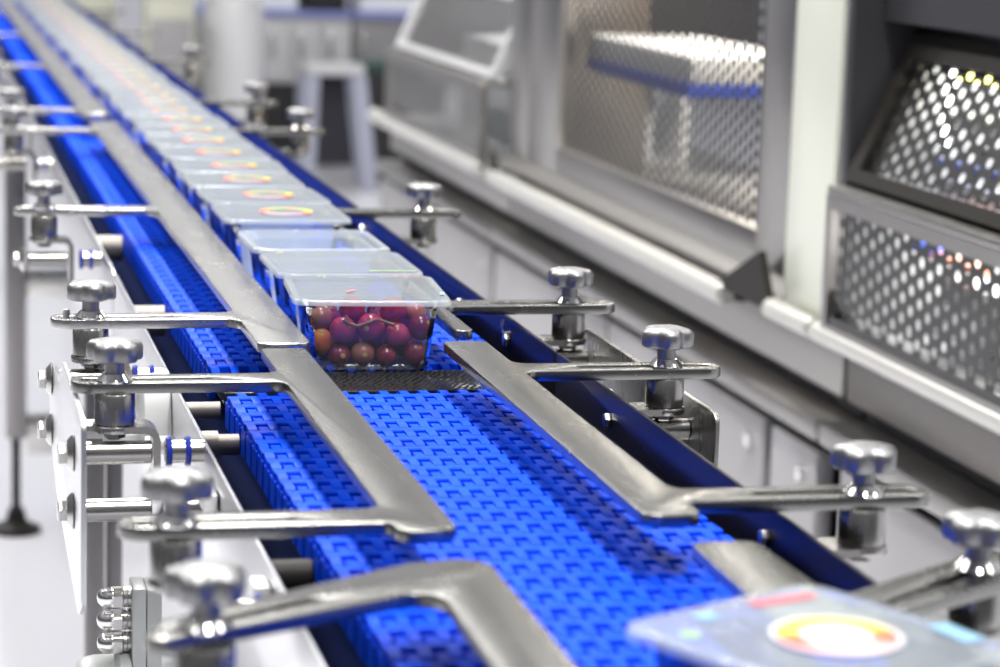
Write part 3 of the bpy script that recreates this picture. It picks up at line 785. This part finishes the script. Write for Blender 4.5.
# middle machine -----------------------------------------------------
m2 = thing('packaging_machine', 'tall packaging machine with a big perforated door and bright corner post, middle of row', 'packaging machine', (1.25, 2.3, 0), 'packaging machines along the right')
lower_unit(m2, 1.290, 3.43, ((1.30, 1.50), (1.54, 2.45), (2.47, 3.42)))
MB().box(.955, 1.25, 1.290, 1.485, .70, 1.75, .006).build('corner_post', M['post_light'], m2)
MB().box(1.0, 1.02, 1.485, 1.525, .70, 1.75).build('gap_shade', M['dk'], m2)  # dark strip set in for the shade between post and door
MB().box(.975, 1.01, 1.52, 1.68, .74, 1.75, .004).box(.975, 1.01, 2.985, 3.22, .74, 1.75, .004).box(.975, 1.01, 1.68, 2.985, .74, .80, .004).box(.975, 1.01, 1.68, 2.985, 1.69, 1.75, .004).build('door_frame', M['machine'], m2)
perforated('perforated_door', m2, (.992, 1.65, .775), (0, 1, 0), (0, 0, 1), 1.36, .95, .0270, .0255, .0084, M['perf'])
MB().box(.975, 1.25, 3.24, 3.42, .70, 1.75, .006).build('corner_post', M['machine'], m2)
MB().prism([(.945, 1.47, .722), (.945, 3.40, .722), (.975, 3.40, .742), (.975, 1.47, .742)], (.03, 0, 0)).build('door_sill', M['machine'], m2)
grab_rail(m2, 1.70, 3.385, .690, .018, 'rail')
gusset(m2, 1.47, 1.745, .700, .785, 1.53)
grab_rail(m2, 1.292, 1.478, .705, .0155)
gusset(m2, 3.30, 3.425, .690, .745, 3.40)
MB().box(1.58, 1.60, 1.29, 3.42, .70, 1.75).build('inner_back', M['tan'], m2)
MB().box(1.05, 1.58, 1.46, 3.24, .70, .715).build('inner_floor', M['inner'], m2)
MB().box(1.05, 1.30, 2.30, 3.02, .985, 1.038, .008).build('inner_white_box', M['innerwhite'], m2)
MB().box(1.045, 1.305, 2.30, 3.02, .960, .985, .004).build('inner_blue_band', M['innerblue'], m2)
MB().box(1.2, 1.5, 1.7, 2.1, .715, .95, .02).build('inner_drum', M['inner'], m2)
MB().cyl((1.3, 2.5, 1.06), (1.3, 2.5, 1.6), .03, 16).build('inner_column', M['innerwhite'], m2)
MB().cyl((1.25, 1.8, 1.24), (1.25, 2.3, 1.24), .012, 12).build('lamp_tube', M['lamp'], m2)

# far machine --------------------------------------------------------
m1 = thing('packaging_machine', 'pale blurred packaging machine with slanted perforated hood, farthest of the row', 'packaging machine', (1.25, 4.2, 0), 'packaging machines along the right')
lower_unit(m1, 3.44, 4.90, ((3.47, 4.15), (4.17, 4.88)))
hood_unit(m1, 3.50, 4.68, M['palegrey'], M['machine'], .027, .0255, .0080, .885)
grab_rail(m1, 3.50, 4.90, .695, .020, 'rail')
MB().box(1.1, 1.38, 3.6, 4.5, .708, .95, .01).build('inner_box', M['innerwhite'], m1)
MB().box(1.05, 1.6, 3.44, 4.6, 1.17, 1.7).build('upper_panel', M['palegrey'], m1)

# ------------------------------------------------------------------ far background
def cabinet(x0, x1, y0, zt, m, label, doors, top=True, group='low cabinets along the back'):
    c = thing('cabinet', label, 'cabinet', ((x0 + x1) / 2, y0 + .3, 0), group)
    MB().box(x0, x1, y0 + .02, y0 + .6, .40, zt, .005).build('body', m, c)
    w = (x1 - x0) / doors
    for i in range(doors):
        d = MB().box(x0 + i * w + .01, x0 + (i + 1) * w - .01, y0, y0 + .02, .42, zt - .03, .004).build('door', m, c)
        MB().box(x0 + i * w + .03, x0 + i * w + .045, y0 - .02, y0 - .0005, zt - .20, zt - .08, .003).build('handle', M['chrome'], d)
    MB().box(x0 + .03, x1 - .03, y0 + .05, y0 + .58, 0, .40).build('dark_base', M['black'], c)  # black block put in for the dark open space under the body
    if top: MB().box(x0, x1, y0 - .01, y0 + .6, zt, zt + .03, .003).build('worktop', M['bluelip'], c)
    return c
cabinet(1.00, 1.30, 9.9, .72, M['greypaint'], 'grey low cabinet left in the blurred back row', 1)
cabinet(1.31, 1.74, 9.9, .72, M['palegrey'], 'pale three-door low cabinet in the middle of the blurred back row', 3)
cabinet(1.75, 2.25, 9.9, .72, M['greypaint'], 'grey low cabinet on the right of the blurred back row', 2)
def crate(x0, x1, y0, z0, h, m, label, lip):
    c = thing('crate', label, 'crate', ((x0 + x1) / 2, y0 + .15, z0), 'crates on the back cabinets')
    MB().box(x0, x1, y0, y0 + .3, z0, z0 + h, .01).build('body', m, c)
    MB().box(x0 - .008, x1 + .008, y0 - .008, y0 + .308, z0 + h - .03, z0 + h, .004).build('rim', lip, c)
crate(1.06, 1.48, 9.95, .75, .14, M['innerwhite'], 'white crate on the pale cabinet at the back', M['palegrey'])
crate(1.52, 1.72, 9.95, .75, .15, M['black'], 'black crate beside the white crate at the back', M['black'])
crate(1.78, 2.18, 9.95, .75, .10, M['innerwhite'], 'white crate on the back cabinet furthest to the right', M['palegrey'])
# stool
s = thing('step_stool', 'pale blurred stool with slanted legs in front of the back cabinets', 'stool', (1.50, 8.95, 0))
MB().box(1.36, 1.62, 8.85, 9.08, .52, .565, .01).build('seat', M['palegrey'], s)
for x, xf in ((1.385, 1.37), (1.595, 1.66)):
    for y in (8.87, 9.05):
        MB().prism([(xf - .035, y, 0), (xf + .035, y, 0), (x + .035, y, .52), (x - .035, y, .52)], (0, .03, 0)).build('leg', M['lilac'], s)
MB().box(1.37, 1.64, 9.052, 9.066, .1, .5).build('dark_sheet', M['dk'], s)  # dark sheet added to give the dark area between the legs
# waste bin (dark green-black)
w_ = thing('waste_bin', 'black-green blurred bin beside the stool at the back', 'bin', (1.80, 9.2, 0))
MB().prism([(1.68, 9.1, .0), (1.92, 9.1, 0), (1.95, 9.1, .52), (1.66, 9.1, .52)], (0, .3, 0)).build('body', M['black'], w_)
MB().box(1.65, 1.96, 9.09, 9.41, .52, .56, .01).build('lid', M['green_dark'], w_)
# tank and cabinet beyond the conveyor end
t = thing('storage_tank', 'pale upright tank behind the far punnets', 'tank', (1.12, 8.6, 0))
MB().lathe([(0, .12), (.11, .12), (.13, .16), (.13, .80), (.11, .86), (0, .87)], (1.0, 8.6, 0), (0, 0, 1), 32).build('shell', M['palegrey'], t)
for a in range(3): MB().cyl((1.0 + .09 * math.cos(a * 2.1), 8.6 + .09 * math.sin(a * 2.1), 0), (1.0 + .09 * math.cos(a * 2.1), 8.6 + .09 * math.sin(a * 2.1), .14), .012, 10).build('leg', M['steel'], t)
def upright(x, y, z1, label):
    u = thing('equipment_column', label, 'column', (x, y, 0), 'equipment behind the far punnets')
    MB().box(x - .10, x + .10, y, y + .2, 0, z1, .01).build('housing', M['cream'], u)
    MB().box(x - .085, x + .085, y - .012, y - .0005, z1 - .55, z1 - .08, .004).build('front_panel', M['greypaint'], u)
upright(.70, 8.3, .86, 'cream and grey equipment column behind the far punnets')
upright(.42, 8.9, .84, 'cream equipment column nearest the far end of the belt')

# ------------------------------------------------------------------ light
w = bpy.data.worlds.new('hall'); sc.world = w; w.use_nodes = True; nt = w.node_tree; L = nt.links
bg = nt.nodes['Background']; tc = nt.nodes.new('ShaderNodeTexCoord'); sp = nt.nodes.new('ShaderNodeSeparateXYZ'); L.new(tc.outputs['Generated'], sp.inputs[0])
cr = nt.nodes.new('ShaderNodeValToRGB'); L.new(sp.outputs['Z'], cr.inputs['Fac'])
e = cr.color_ramp.elements; e[0].position = 0; e[0].color = (.16, .16, .175, 1); e[1].position = .75; e[1].color = (.75, .76, .8, 1)
q = e.new(.3); q.color = (.24, .24, .26, 1)
L.new(cr.outputs['Color'], bg.inputs['Color']); bg.inputs['Strength'].default_value = .75
def area(name, loc, sx, sy, power, col=(1, .98, .95), rot=(0, 0, 0)):
    l = bpy.data.lights.new(name, 'AREA'); l.shape = 'RECTANGLE'; l.size = sx; l.size_y = sy; l.energy = power; l.color = col
    o = bpy.data.objects.new(name, l); COL.objects.link(o); o.location = loc; o.rotation_euler = rot
    return o
for x, pw in ((-2.2, 22), (.25, 135), (2.9, 40)):
    for y in (-1.5, 1.2, 4):
        area('ceiling_and_fill_lamp', (x, y, 4.2), .35, 2.0, pw)
for x in (-2, 1, 4):
    area('ceiling_and_fill_lamp', (x, 11.5, 6.0), 1.2, .5, 60)
for y in (2.5, 4.5, 6.5):
    area('ceiling_and_fill_lamp', (-1.6, y, 3.6), .35, 1.5, 60)  # unseen overhead lights added to brighten the floor on the left
area('machine_fill_light', (1.22, .75, 1.125), .2, .9, 7); area('machine_fill_light', (1.10, .65, .885), .12, 1.0, 5); area('machine_fill_light', (1.3, 2.3, 1.72), .3, 1.2, 55, (1, .92, .8)); area('machine_fill_light', (1.3, 4.1, 1.1), .2, .8, 8)  # unseen lights added inside the machines to brighten the view through the holes

sc.view_settings.view_transform = 'Standard'; sc.view_settings.look = 'None'; sc.view_settings.gamma = 1; sc.view_settings.use_curve_mapping = False
sc.view_settings.exposure = -0.15
sc.cycles.use_denoising = True; sc.cycles.max_bounces = 12; sc.cycles.transparent_max_bounces = 48; sc.cycles.glossy_bounces = 5; sc.cycles.diffuse_bounces = 3
sc.cycles.sample_clamp_indirect = 6; sc.cycles.caustics_reflective = False; sc.cycles.caustics_refractive = False
